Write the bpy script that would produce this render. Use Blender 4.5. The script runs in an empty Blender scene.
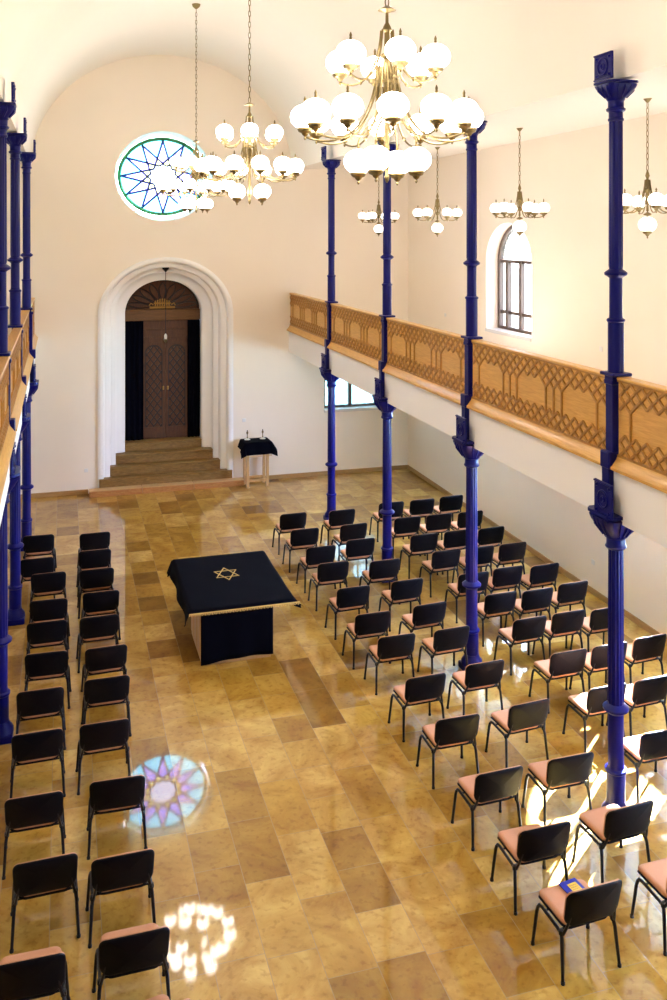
import bpy, math, random
from mathutils import Vector, Matrix
random.seed(7)
SC = bpy.context.scene
COL = SC.collection
PI = math.pi
R = math.radians

# ------------------------------------------------------------------ camera
F_PX, U0, V0, UV, H = 915.0, 333.5, 234.0, 62.0, 6.4
YAW = math.atan((U0 - UV) / F_PX)
cd = bpy.data.cameras.new('camera'); cam = bpy.data.objects.new('camera', cd); COL.objects.link(cam)
cam.location = (0, 0, H); cam.rotation_euler = (PI / 2, 0, -YAW)
cd.sensor_fit = 'VERTICAL'; cd.sensor_height = 36.0; cd.sensor_width = 24.0
cd.lens = F_PX * 36.0 / 1000.0
cd.shift_y = -(500 - V0) / 1000.0
cd.clip_end = 200
SC.camera = cam

# ------------------------------------------------------------------ hall dimensions
XL, XR = -0.71, 5.77            # lines of the iron posts
WL, WR = -3.98, 9.05            # side walls
YB, YR = 23.35, -4.0            # end walls
XC = 2.53                       # middle of the nave
POSTS = [8.66, 12.31, 15.96, 19.61]

# ------------------------------------------------------------------ materials
def mat(name):
    m = bpy.data.materials.new(name); m.use_nodes = True
    return m, m.node_tree.nodes, m.node_tree.links, m.node_tree.nodes['Principled BSDF']

def simple(name, col, rough=.5, metal=0, spec=.5, coat=0, bump=None, sheen=0):
    m, n, l, b = mat(name)
    b.inputs['Base Color'].default_value = (*col, 1)
    b.inputs['Roughness'].default_value = rough
    b.inputs['Metallic'].default_value = metal
    b.inputs['Specular IOR Level'].default_value = spec
    b.inputs['Coat Weight'].default_value = coat
    if sheen: b.inputs['Sheen Weight'].default_value = sheen
    if bump:
        tc = n.new('ShaderNodeTexCoord'); tx = n.new('ShaderNodeTexNoise'); bp = n.new('ShaderNodeBump')
        tx.inputs['Scale'].default_value = bump[0]; tx.inputs['Detail'].default_value = 4
        bp.inputs['Strength'].default_value = bump[1]; bp.inputs['Distance'].default_value = .01
        l.new(tc.outputs['Object'], tx.inputs['Vector']); l.new(tx.outputs['Fac'], bp.inputs['Height'])
        l.new(bp.outputs['Normal'], b.inputs['Normal'])
    return m

def ramp(n, stops):
    r = n.new('ShaderNodeValToRGB')
    e = r.color_ramp.elements
    while len(e) < len(stops): e.new(.5)
    for k, (p, c) in enumerate(stops):
        e[k].position = p; e[k].color = (*c, 1)
    return r

def wood(name, c1, c2, scale=(1, 1, 1), rough=.35, coat=.2):
    m, n, l, b = mat(name)
    tc = n.new('ShaderNodeTexCoord'); mp = n.new('ShaderNodeMapping')
    mp.inputs['Scale'].default_value = scale
    nz = n.new('ShaderNodeTexNoise'); nz.inputs['Scale'].default_value = 6; nz.inputs['Detail'].default_value = 6
    nz.inputs['Distortion'].default_value = 1.2
    rp = ramp(n, [(.3, c1), (.7, c2)])
    l.new(tc.outputs['Object'], mp.inputs['Vector']); l.new(mp.outputs['Vector'], nz.inputs['Vector'])
    l.new(nz.outputs['Fac'], rp.inputs['Fac']); l.new(rp.outputs['Color'], b.inputs['Base Color'])
    b.inputs['Roughness'].default_value = rough; b.inputs['Coat Weight'].default_value = coat
    return m

def plaster(name, c, var=.04):
    m, n, l, b = mat(name)
    tc = n.new('ShaderNodeTexCoord'); nz = n.new('ShaderNodeTexNoise')
    nz.inputs['Scale'].default_value = .6; nz.inputs['Detail'].default_value = 5
    rp = ramp(n, [(.3, tuple(x * (1 - var) for x in c)), (.7, c)])
    l.new(tc.outputs['Object'], nz.inputs['Vector']); l.new(nz.outputs['Fac'], rp.inputs['Fac'])
    l.new(rp.outputs['Color'], b.inputs['Base Color'])
    b.inputs['Roughness'].default_value = .85; b.inputs['Specular IOR Level'].default_value = .2
    n2 = n.new('ShaderNodeTexNoise'); n2.inputs['Scale'].default_value = 60
    bp = n.new('ShaderNodeBump'); bp.inputs['Strength'].default_value = .06; bp.inputs['Distance'].default_value = .01
    l.new(tc.outputs['Object'], n2.inputs['Vector']); l.new(n2.outputs['Fac'], bp.inputs['Height']); l.new(bp.outputs['Normal'], b.inputs['Normal'])
    return m

def emit(name, col, s):
    m, n, l, b = mat(name)
    b.inputs['Base Color'].default_value = (.9, .9, .88, 1)
    b.inputs['Emission Color'].default_value = (*col, 1)
    b.inputs['Emission Strength'].default_value = s
    b.inputs['Roughness'].default_value = .25
    return m

def glass(name, col):
    m, n, l, b = mat(name)
    n.remove(b)
    tr = n.new('ShaderNodeBsdfTransparent'); tr.inputs['Color'].default_value = (*col, 1)
    gl = n.new('ShaderNodeBsdfGlossy'); gl.inputs['Roughness'].default_value = .05
    mx = n.new('ShaderNodeMixShader'); mx.inputs['Fac'].default_value = .05
    l.new(tr.outputs[0], mx.inputs[1]); l.new(gl.outputs[0], mx.inputs[2])
    l.new(mx.outputs[0], n['Material Output'].inputs['Surface'])
    return m

def travertine():
    m, n, l, b = mat('travertine_tiles')
    tc = n.new('ShaderNodeTexCoord'); mp = n.new('ShaderNodeMapping')
    mp.inputs['Rotation'].default_value = (0, 0, PI / 2)
    mp.inputs['Location'].default_value = (.76, 0.11, 0)
    br = n.new('ShaderNodeTexBrick')
    br.offset = .37; br.offset_frequency = 2; br.squash = .62; br.squash_frequency = 3
    br.inputs['Color1'].default_value = (0, 0, 0, 1); br.inputs['Color2'].default_value = (1, 1, 1, 1)
    br.inputs['Mortar'].default_value = (.5, .5, .5, 1)
    br.inputs['Scale'].default_value = 1; br.inputs['Mortar Size'].default_value = .003
    br.inputs['Mortar Smooth'].default_value = .1; br.inputs['Bias'].default_value = 0
    br.inputs['Brick Width'].default_value = .97; br.inputs['Row Height'].default_value = .46
    l.new(tc.outputs['Object'], mp.inputs['Vector']); l.new(mp.outputs['Vector'], br.inputs['Vector'])
    tile = ramp(n, [(0, (.18, .082, .009)), (.10, (.31, .158, .020)), (.5, (.46, .26, .038)), (1, (.58, .37, .10))])
    l.new(br.outputs['Color'], tile.inputs['Fac'])
    # cloudy veins inside a tile
    cl = n.new('ShaderNodeTexNoise'); cl.inputs['Scale'].default_value = 2.2; cl.inputs['Detail'].default_value = 8
    cl.inputs['Roughness'].default_value = .62; cl.inputs['Distortion'].default_value = 1.4
    l.new(tc.outputs['Object'], cl.inputs['Vector'])
    cl.noise_dimensions = '4D'; cl.inputs['Scale'].default_value = 1.5
    sc_ = n.new('ShaderNodeMath'); sc_.operation = 'MULTIPLY'; sc_.inputs[1].default_value = 9
    l.new(br.outputs['Color'], sc_.inputs[0]); l.new(sc_.outputs[0], cl.inputs['W'])
    cr = ramp(n, [(.33, (.66, .49, .26)), (.5, (.98, .95, .88)), (.64, (1.25, 1.34, 1.55))])
    l.new(cl.outputs['Fac'], cr.inputs['Fac'])
    mu = n.new('ShaderNodeMix'); mu.data_type = 'RGBA'; mu.blend_type = 'MULTIPLY'; mu.inputs['Factor'].default_value = .85
    l.new(tile.outputs['Color'], mu.inputs['A']); l.new(cr.outputs['Color'], mu.inputs['B'])
    # pits
    pt = n.new('ShaderNodeTexNoise'); pt.inputs['Scale'].default_value = 14; pt.inputs['Detail'].default_value = 6
    l.new(tc.outputs['Object'], pt.inputs['Vector'])
    pr = ramp(n, [(.34, (.66, .55, .4)), (.46, (1, 1, 1))])
    l.new(pt.outputs['Fac'], pr.inputs['Fac'])
    m2 = n.new('ShaderNodeMix'); m2.data_type = 'RGBA'; m2.blend_type = 'MULTIPLY'; m2.inputs['Factor'].default_value = .6
    l.new(mu.outputs['Result'], m2.inputs['A']); l.new(pr.outputs['Color'], m2.inputs['B'])
    gr = n.new('ShaderNodeMix'); gr.data_type = 'RGBA'
    gr.inputs['B'].default_value = (.36, .26, .14, 1)
    l.new(br.outputs['Fac'], gr.inputs['Factor']); l.new(m2.outputs['Result'], gr.inputs['A'])
    l.new(gr.outputs['Result'], b.inputs['Base Color'])
    b.inputs['Roughness'].default_value = .045
    b.inputs['Specular IOR Level'].default_value = .6
    b.inputs['Coat Weight'].default_value = .4; b.inputs['Coat Roughness'].default_value = .28
    rn = ramp(n, [(.3, (.025, .025, .025)), (.75, (.055, .055, .055))])
    l.new(cl.outputs['Fac'], rn.inputs['Fac']); l.new(rn.outputs['Color'], b.inputs['Roughness'])
    bp = n.new('ShaderNodeBump'); bp.inputs['Strength'].default_value = .15; bp.inputs['Distance'].default_value = .002
    inv = n.new('ShaderNodeMath'); inv.operation = 'SUBTRACT'; inv.inputs[0].default_value = 1
    l.new(br.outputs['Fac'], inv.inputs[1]); l.new(inv.outputs[0], bp.inputs['Height']); l.new(bp.outputs['Normal'], b.inputs['Normal'])
    return m

M = dict(
    wall=plaster('cream_plaster', (.93, .85, .735)),
    vault=plaster('pale_plaster', (.93, .885, .81), .02),
    white=plaster('white_plaster', (.93, .93, .93), .02),
    floor=travertine(),
    blue=simple('blue_iron_paint', (.002, .003, .115), .33, spec=.22, bump=(40, .08)),
    black=simple('black_plastic', (.003, .003, .006), .5, spec=.12),
    steel=simple('black_steel', (.004, .004, .009), .35, spec=.3),
    velvet=simple('black_velvet', (.0025, .0025, .006), .95, spec=.03, sheen=.01, bump=(80, .2)),
    seat=simple('salmon_fabric', (.62, .315, .18), .9, spec=.15, bump=(120, .3)),
    oak=wood('honey_oak', (.56, .29, .055), (.72, .41, .10), (6, .5, 6)),
    oakd=wood('dark_honey_oak', (.36, .17, .028), (.47, .24, .05), (3, 3, 3)),
    lectern=wood('pale_oak', (.55, .33, .13), (.66, .42, .19), (6, 6, .6)),
    step=wood('brown_step', (.17, .088, .018), (.30, .17, .045), (1, 5, 5), .5, 0),
    kerb=wood('red_kerb', (.40, .16, .05), (.52, .25, .09), (1, 4, 4), .3),
    kerbtop=wood('tan_kerb', (.60, .37, .16), (.70, .46, .22), (1, 4, 4), .3),
    base=wood('baseboard_wood', (.36, .20, .07), (.46, .27, .10), (.6, .6, 4), .4),
    ark=wood('dark_ark_wood', (.050, .015, .003), (.095, .030, .005), (5, 5, .7), .6, 0),
    arkm=wood('brown_ark_wood', (.095, .038, .007), (.15, .065, .014), (.6, 5, 5), .6, 0),
    arkd=simple('ark_lattice_wood', (.012, .005, .003), .45),
    gold=simple('gold', (.30, .17, .03), .45, metal=.3),
    thread=simple('gold_thread', (.65, .45, .14), .7),
    brass=simple('brass', (.24, .185, .085), .36, metal=1),
    globe=emit('lit_opal_glass', (1, .893, .805), 14),
    globes=emit('lit_opal_glass_dim', (1, .893, .805), 3.4),
    frame=simple('window_wood', (.11, .075, .06), .5),
    lead=simple('lead', (.10, .10, .10), .5, metal=.3),
    leadb=simple('blue_came', (.005, .03, .22), .5),
    green=simple('green_frame', (.02, .17, .05), .45),
    clear=glass('clear_glass', (.92, .98, .98)),
    aqua=glass('aqua_glass', (.028, .104, .092)),
    lilac=glass('lilac_glass', (.056, .042, .088)),
    yellow=glass('yellow_glass', (.13, .10, .023)),
    dimmed=glass('dimmed_glass', (.145, .122, .095)),  # gallery panes tinted dark to hold back daylight
    seagreen=glass('pale_green_glass', (.043, .07, .06)),
    milk=glass('pale_glass', (.10, .092, .076)),
    socket=simple('white_plastic', (.8, .8, .78), .4),
    marble=simple('sill_marble', (.75, .74, .72), .25),
    bookb=simple('blue_card', (.005, .012, .32), .4),
    booky=simple('yellow_card', (.85, .62, .05), .5),
    candle=simple('white_wax', (.85, .82, .72), .6),
)

# ------------------------------------------------------------------ mesh builder
class MB:
    def __init__(s): s.v = []; s.f = []
    def add(s, vs, fs):
        o = len(s.v); s.v += [tuple(p) for p in vs]; s.f += [tuple(o + i for i in f) for f in fs]; return s
    def box(s, x0, x1, y0, y1, z0, z1, bev=0):
        b = min(bev, abs(x1 - x0) / 2.2, abs(y1 - y0) / 2.2, abs(z1 - z0) / 2.2)
        if b <= 0:
            vs = [(x, y, z) for z in (z0, z1) for x, y in ((x0, y0), (x1, y0), (x1, y1), (x0, y1))]
            return s.add(vs, [(3, 2, 1, 0), (4, 5, 6, 7), (0, 1, 5, 4), (1, 2, 6, 5), (2, 3, 7, 6), (3, 0, 4, 7)])
        def ring(i, z):
            return [(x0 + i, y0 + b, z), (x0 + b, y0 + i, z), (x1 - b, y0 + i, z), (x1 - i, y0 + b, z),
                    (x1 - i, y1 - b, z), (x1 - b, y1 - i, z), (x0 + b, y1 - i, z), (x0 + i, y1 - b, z)]
        def cap(z): return [(x0 + b, y0 + b, z), (x0 + b, y0 + b, z), (x1 - b, y0 + b, z), (x1 - b, y0 + b, z),
                            (x1 - b, y1 - b, z), (x1 - b, y1 - b, z), (x0 + b, y1 - b, z), (x0 + b, y1 - b, z)]
        rs = [cap(z0), ring(0, z0 + b), ring(0, z1 - b), cap(z1)]
        vs = sum(rs, []); fs = []
        for k in range(3):
            for i in range(8):
                j = (i + 1) % 8; fs.append((k * 8 + i, k * 8 + j, k * 8 + 8 + j, k * 8 + 8 + i))
        fs += [tuple(range(7, -1, -1)), tuple(range(24, 32))]
        return s.add(vs, fs)
    def lathe(s, prof, c=(0, 0, 0), n=20, flute=None, sy=1.0):
        vs = []; fs = []
        for k, (r, z) in enumerate(prof):
            for i in range(n):
                a = 2 * PI * i / n
                rr = r * (.90 if flute and k in flute and i % 2 else 1)
                vs.append((c[0] + rr * math.cos(a), c[1] + rr * math.sin(a) * sy, c[2] + z))
        for k in range(len(prof) - 1):
            for i in range(n):
                j = (i + 1) % n; fs.append((k * n + i, k * n + j, (k + 1) * n + j, (k + 1) * n + i))
        fs += [tuple(range(n - 1, -1, -1)), tuple(range((len(prof) - 1) * n, len(prof) * n))]
        return s.add(vs, fs)
    def tube(s, pts, r, n=8, closed=False):
        P = [Vector(p) for p in pts]; rr = r if isinstance(r, (list, tuple)) else [r] * len(P)
        vs = []; fs = []; N = len(P)
        up = None
        for k, p in enumerate(P):
            if closed: t = P[(k + 1) % N] - P[k - 1]
            else: t = P[min(k + 1, N - 1)] - P[max(k - 1, 0)]
            t.normalize()
            if up is None: up = Vector((0, 0, 1)) if abs(t.z) < .9 else Vector((1, 0, 0))
            a = t.cross(up); 
            if a.length < 1e-4: a = t.cross(Vector((0, 1, 0)))
            a.normalize(); b = a.cross(t); up = b
            for i in range(n):
                q = 2 * PI * i / n + PI / n
                vs.append(p + (a * math.cos(q) + b * math.sin(q)) * rr[k])
        for k in range(N if closed else N - 1):
            k2 = (k + 1) % N
            for i in range(n):
                j = (i + 1) % n; fs.append((k * n + i, k * n + j, k2 * n + j, k2 * n + i))
        if not closed: fs += [tuple(range(n - 1, -1, -1)), tuple(range((N - 1) * n, N * n))]
        return s.add(vs, fs)
    def prism(s, poly, a0, a1, axis):
        """poly in the two other axes (cyclic order y,z / x,z / x,y), extruded along axis"""
        n = len(poly)
        def P(p, t): return {'x': (t, p[0], p[1]), 'y': (p[0], t, p[1]), 'z': (p[0], p[1], t)}[axis]
        vs = [P(p, a0) for p in poly] + [P(p, a1) for p in poly]
        fs = [(i, (i + 1) % n, n + (i + 1) % n, n + i) for i in range(n)] + [tuple(range(n - 1, -1, -1)), tuple(range(n, 2 * n))]
        return s.add(vs, fs)
    def bar(s, p, q, w, d, nrm):
        """flat batten from p to q, w wide in the plane, d proud along nrm"""
        p = Vector(p); q = Vector(q); nrm = Vector(nrm).normalized(); t = (q - p).normalized(); a = t.cross(nrm) * (w / 2)
        vs = [p + a, p - a, q - a, q + a]; vs += [v + nrm * d for v in vs]
        return s.add(vs, [(0, 1, 2, 3), (7, 6, 5, 4), (0, 4, 5, 1), (1, 5, 6, 2), (2, 6, 7, 3), (3, 7, 4, 0)])
    def grid(s, fn, nu, nv, thick=0):
        vs = [fn(i / nu, j / nv) for j in range(nv + 1) for i in range(nu + 1)]
        w = nu + 1
        fs = [(j * w + i, j * w + i + 1, (j + 1) * w + i + 1, (j + 1) * w + i) for j in range(nv) for i in range(nu)]
        return s.add(vs, fs)
    def build(s, name, m, parent=None, smooth=True, ang=35, loc=None):
        me = bpy.data.meshes.new(name); me.from_pydata(s.v, [], s.f); me.update()
        import bmesh
        bm = bmesh.new(); bm.from_mesh(me); bmesh.ops.remove_doubles(bm, verts=bm.verts, dist=1e-6)
        bmesh.ops.dissolve_degenerate(bm, edges=bm.edges, dist=1e-6)
        bmesh.ops.recalc_face_normals(bm, faces=bm.faces); bm.to_mesh(me); bm.free()
        me.materials.append(m)
        if smooth:
            me.shade_smooth(); me.set_sharp_from_angle(angle=R(ang))
        o = bpy.data.objects.new(name, me); COL.objects.link(o)
        if parent: o.parent = parent
        if loc: o.location = loc
        return o

def thing(name, label, cat, loc=(0, 0, 0), rz=0, group=None):
    o = bpy.data.objects.new(name, None); COL.objects.link(o)
    o.location = loc; o.rotation_euler = (0, 0, rz); o.empty_display_size = .1
    return tag(o, label, cat, group)

def tag(o, label, cat, group=None):
    o['label'] = label; o['category'] = cat
    if group: o['group'] = group
    return o

def struct(o, label=None, cat=None):
    o['kind'] = 'structure'
    if label: o['label'] = label
    if cat: o['category'] = cat
    return o

def solid(o, t, off=-1):
    md = o.modifiers.new('solid', 'SOLIDIFY'); md.thickness = t; md.offset = off
    return o

def dup(root, loc=None, rz=None, label=None, group=None):
    r = root.copy(); COL.objects.link(r)
    if loc is not None: r.location = loc
    if rz is not None: r.rotation_euler = (0, 0, rz)
    if label: r['label'] = label
    if group: r['group'] = group
    for ch in list(root.children):
        c = ch.copy(); COL.objects.link(c); c.parent = r
        for g in list(ch.children):
            d = g.copy(); COL.objects.link(d); d.parent = c
    return r

def cut(o, cutters):
    for k, mb in enumerate(cutters):
        c = mb.build('cutter', M['wall'], smooth=False)
        md = o.modifiers.new('cut', 'BOOLEAN'); md.operation = 'DIFFERENCE'; md.solver = 'EXACT'; md.object = c
        dg = bpy.context.evaluated_depsgraph_get()
        me = bpy.data.meshes.new_from_object(o.evaluated_get(dg))
        o.modifiers.clear(); old = o.data; o.data = me; bpy.data.meshes.remove(old)
        cm = c.data; bpy.data.objects.remove(c); bpy.data.meshes.remove(cm)
    return o

def ell(cx, cz, a, b, n=48):
    return [(cx + a * math.cos(2 * PI * i / n), cz + b * math.sin(2 * PI * i / n)) for i in range(n)]

def archpoly(c, hw, z0, zs, rise, n=20):
    """arched outline: c centre, hw half width, z0 sill, zs springing"""
    return [(c - hw, z0), (c + hw, z0)] + [(c + hw * math.cos(PI * i / n), zs + rise * math.sin(PI * i / n)) for i in range(n + 1)]

# ------------------------------------------------------------------ room shell
struct(MB().box(WL - .5, WR + .5, YR - .4, YB + 1.2, -.2, 0).build('floor', M['floor'], smooth=False))

# windows in the right wall: (centre y, half width, sill, springing, rise)
UPW = [(17.53, 1.03, 4.30, 5.80, .84), (10.72, 1.03, 4.30, 5.80, .84), (4.2, 1.03, 4.30, 5.80, .84)]
LOW = [(17.72, 1.0, 1.60, 2.6, .6), (11.75, 1.0, 1.60, 2.6, .6), (5.8, 1.0, 1.60, 2.6, .6)]
BKW = (7.47, .80, 1.72, 2.55, .55)

def splay(poly, cx, cz, k):
    return [(cx + (p[0] - cx) * k, p[1]) for p in poly]

o = MB().box(WR, WR + .5, YR - .4, YB + .5, -.1, 9.0).build('wall_right', M['wall'], smooth=False)
cut(o, [MB().prism(archpoly(*w), WR - .2, WR + .8, 'x') for w in UPW + LOW]); struct(o)
struct(MB().box(WL - .5, WL, YR - .4, YB + .5, -.1, 9.0).build('wall_left', M['wall'], smooth=False))
o = MB().box(WL, WR, YB, YB + .45, -.1, 11.6).build('wall_back', M['wall'], smooth=False)
ARC, ARS = 2.535, 4.35          # ark arch centre and springing
ROX, ROZ = 2.475, 7.865
roseA, roseB = 1.13, 1.00
cone = MB()
na = 64
p0 = ell(ROX, ROZ, roseA * 1.075, roseB * 1.13, na); p1 = ell(ROX, ROZ, roseA, roseB, na)
vs = [(x, YB - .001, z) for x, z in p0] + [(x, YB + .5, z) for x, z in p1]
cone.add(vs, [(i, (i + 1) % na, na + (i + 1) % na, na + i) for i in range(na)] + [tuple(range(na - 1, -1, -1)), tuple(range(na, 2 * na))])
cut(o, [MB().prism(archpoly(ARC, 1.662, -.3, ARS, 1.662 * .868, 40), YB - .2, YB + .8, 'y'), cone,
        MB().prism(archpoly(*BKW), YB - .2, YB + .8, 'y')]); struct(o)
struct(MB().box(WL, WR, YR - .4, YR, -.1, 11.6).build('wall_rear', M['wall'], smooth=False))

# ceiling: barrel vault over the nave, gently rising flat ceilings over the aisles
ZS, VA, VB = 8.08, XR - XC, 2.84
cs = [(WL - .4, 8.33), (XL, ZS)] + [(XC - VA * math.cos(PI * i / 64), ZS + VB * math.sin(PI * i / 64)) for i in range(1, 64)] + [(XR, ZS), (WR + .4, 8.33)]
co = [(x, z + .25) for x, z in cs]
ce = MB().prism(cs + co[::-1], YR - .3, YB + .3, 'y'); 
struct(ce.build('ceiling', M['vault'], ang=30))

# sun blockers added outside the walls, mostly unseen, to shade two windows
struct(MB().box(WR + .52, 13.2, 19.0, YB + .4, -.2, 5.6).build('sun_block_annex', M['white'], smooth=False))
struct(MB().box(8.75, 9.3, YB + .45, YB + 2.4, -.2, 5.0).build('sun_block_pier', M['white'], smooth=False))

# baseboards
struct(MB().box(WR - .025, WR, YR, YB, 0, .11, .006).build('baseboard_right', M['base']))
b = MB(); b.box(WL, .62, YB - .025, YB, 0, .11, .006); b.box(4.46, WR - .03, YB - .025, YB, 0, .11, .006)
struct(b.build('baseboard_back', M['base']))

# balcony slabs with plastered fascia
struct(MB().box(5.70, WR + .1, YR, YB, 3.31, 3.93).build('balcony_slab', M['white'], smooth=False), 'white plastered gallery floor on the post side', 'gallery')
struct(MB().box(WL - .1, -.625, YR, YB, 3.31, 3.93).build('balcony_slab', M['white'], smooth=False), 'white plastered gallery floor opposite', 'gallery')

# ------------------------------------------------------------------ windows
def lattice_lines(inside, u0, u1, z0, z1, step, mb, place, w=.012):
    """diamond leading clipped to a region by sampling"""
    for sgn in (1, -1):
        c = -10.0
        while c < 10:
            run = None; n = 60
            pts = []
            for i in range(n + 1):
                u = u0 + (u1 - u0) * i / n; z = (z0 + z1) / 2 + sgn * (u - (u0 + u1) / 2) * 1.15 + c
                if z0 <= z <= z1 and inside(u, z): pts.append((u, z))
                else:
                    if len(pts) > 1: mb.tube([place(*pts[0]), place(*pts[-1])], w / 2, 4)
                    pts = []
            if len(pts) > 1: mb.tube([place(*pts[0]), place(*pts[-1])], w / 2, 4)
            c += step

def arch_window(name, w, depth, axis, mull, transoms, base, wh, gm='clear'):
    c, hw, z0, zs, rise = w
    t = bpy.data.objects.new(name, None); COL.objects.link(t); struct(t)
    def pl(u, z, d=0): return (base + depth + d, u, z) if axis == 'x' else (u, base + depth + d, z)
    outer = archpoly(c, hw, z0, zs, rise, 24); inner = archpoly(c, hw - .10, z0 + .07, zs, rise - .07, 24)
    n = len(outer); fr = MB()
    vs = [pl(*p, -.06) for p in outer] + [pl(*p, -.06) for p in inner] + [pl(*p, .04) for p in outer] + [pl(*p, .04) for p in inner]
    fs = []
    for i in range(n):
        j = (i + 1) % n
        fs += [(i, j, n + j, n + i), (2 * n + i, 2 * n + j, 3 * n + j, 3 * n + i), (n + i, n + j, 3 * n + j, 3 * n + i), (i, j, 2 * n + j, 2 * n + i)]
    fr.add(vs, fs)
    def vbar(u, za, zb, w_):
        a = pl(u - w_ / 2, za, -.055); b_ = pl(u + w_ / 2, zb, .035)
        fr.box(min(a[0], b_[0]), max(a[0], b_[0]), min(a[1], b_[1]), max(a[1], b_[1]), za, zb)
    for (off, wd, top) in mull: vbar(c + off, z0 + .03, top, wd)
    for z in transoms:
        a = pl(c - hw + .02, z - .035, -.027); b_ = pl(c + hw - .02, z + .035, .037)
        fr.box(min(a[0], b_[0]), max(a[0], b_[0]), min(a[1], b_[1]), max(a[1], b_[1]), z - .035, z + .035)
    fr.build('window_frame', M['frame'], t)
    g = MB(); g.add([pl(*p) for p in inner], [tuple(range(n))])
    g.build('pane', M[gm], t, smooth=False)
    ld = MB()
    ins = lambda u, z: abs(u - c) < hw - .05 and (z < zs or ((u - c) / (hw - .05)) ** 2 + ((z - zs) / (rise - .05)) ** 2 < 1)
    lattice_lines(ins, c - hw, c + hw, wh[0], zs + rise, wh[1], ld, lambda u, z: pl(u, z, -.006), .012)
    ld.build('leading', M['lead'], t)
    si = MB()
    if axis == 'x': si.box(base - .03, base + depth - .03, c - hw + .002, c + hw - .002, z0 - .06, z0 + .012, .006)
    else: si.box(c - hw + .002, c + hw - .002, base - .03, base + depth - .03, z0 - .06, z0 + .012, .006)
    si.build('window_sill', M['marble'], t)
    return t
wi = 1
for w in UPW:
    arch_window(f'window_{wi}', w, .34, 'x', [(-.60, .10, 5.8), (0, .10, 5.8), (.60, .10, 5.8)], [4.68, 5.80], WR, (5.84, .24), 'dimmed'); wi += 1
for w in LOW:
    arch_window(f'window_{wi}', w, .34, 'x', [(0, .07, 3.1)], [], WR, (1.65, .24)); wi += 1
arch_window(f'window_{wi}', BKW, .30, 'y', [(0, .09, 3.05)], [2.55], YB, (1.75, .24), 'seagreen'); wi += 1

# rose window
rw = bpy.data.objects.new(f'window_{wi}', None); COL.objects.link(rw); struct(rw)
rw.location = (ROX, YB + .33, ROZ)
rA, rB = 1.055, .925
def rp(r, deg, y=0): a = R(deg); return (rA * r * math.sin(a), y, rB * r * math.cos(a))
ring = MB(); ring.tube([(1.095 * math.cos(2 * PI * i / 64), 0, .965 * math.sin(2 * PI * i / 64)) for i in range(64)], .05, 8, True)
ring.build('window_frame', M['green'], rw)
r1, r2, r3 = .5176, .366, .2989
kites, tri, yel, cen, led = MB(), MB(), MB(), MB(), MB()
for k in range(12):
    a = 30 * k
    kites.add([rp(1, a), rp(r1, a + 15), rp(r2, a), rp(r1, a - 15)], [(0, 1, 2, 3)])
    arc = [rp(1, a + 30 * i / 6) for i in range(7)]
    tri.add(arc + [rp(r1, a + 15)], [tuple(range(8))])
    yel.add([rp(r1, a + 15), rp(r2, a + 30), rp(r3, a + 15), rp(r2, a)], [(0, 1, 2, 3)])
    led.tube([rp(1, a, -.01), rp(r3, a + 75 - 60 + 30, -.01)], .027, 6)
    led.tube([rp(1, a, -.01), rp(r3, a - 45, -.01)], .027, 6)
cen.add([p for k in range(12) for p in (rp(r2, 30 * k), rp(r3, 30 * k + 15))], [tuple(range(24))])
for nm, g, m in (('star_glass', kites, 'lilac'), ('rim_glass', tri, 'aqua'), ('diamond_glass', yel, 'yellow'), ('centre_glass', cen, 'milk')):
    g.build(nm, M[m], rw, smooth=False)
led.build('leading', M['leadb'], rw)

# ------------------------------------------------------------------ ark niche
AR = [(1.69, 23.351), (1.69, 23.30), (1.64, 23.275), (1.57, 23.275), (1.545, 23.30), (1.545, 23.42), (1.52, 23.45), (1.42, 23.45), (1.385, 23.47),
      (1.385, 23.66), (1.36, 23.70), (1.27, 23.70), (1.235, 23.72), (1.235, 23.93), (1.20, 23.97), (1.06, 23.99), (.985, 24.03), (.985, 24.46)]
def arch_ring(a, y, n=40):
    b = a * .868
    return [(ARC - a, y, 0)] + [(ARC - a * math.cos(PI * i / n), y, ARS + b * math.sin(PI * i / n)) for i in range(n + 1)] + [(ARC + a, y, 0)]
sv = MB(); rs = [arch_ring(*p) for p in AR]; w = len(rs[0])
sv.add(sum(rs, []), [(k * w + i, k * w + i + 1, (k + 1) * w + i + 1, (k + 1) * w + i) for k in range(len(rs) - 1) for i in range(w - 1)])
struct(sv.build('trim_1', M['white'], ang=50), 'white moulded arch around the ark niche', 'arch')
struct(MB().box(ARC - 1.2, ARC + 1.2, 24.56, 24.7, 0, 5.6).build('trim_2', M['arkd'], smooth=False))

# stairs
t = thing('stair', 'brown stepped stair rising through white arch to the ark doors', 'stairs', (ARC, 23.2, 0))
zz = [0, .345, .575, .805, 1.02]
for k, (hw, y0) in enumerate(((1.655, 23.235), (1.38, 23.475), (1.23, 23.725), (.98, 24.035))):
    m_ = MB().box(-hw, hw, y0 - 23.2, 24.45 - 23.2, zz[k] if k else 0, zz[k + 1], .012)
    m_.box(-hw, hw, y0 - 23.2 - .03, y0 - 23.2 + .05, zz[k + 1] - .035, zz[k + 1] + .004, .01)
    m_.build('step', M['step'], t)
t = thing('kerb', 'low reddish kerb of three blocks on the floor before the ark stair', 'kerb', (2.535, 23.08, 0))
for k in range(3):
    x0 = -1.905 + 1.27 * k
    o = MB().box(x0 + .004, x0 + 1.266, -.13, .145, 0, .135, .008).build('kerb_block', M['kerb'], t)
    MB().box(x0 + .006, x0 + 1.264, -.11, .143, .135, .15, .005).build('top_slab', M['kerbtop'], o)

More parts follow.
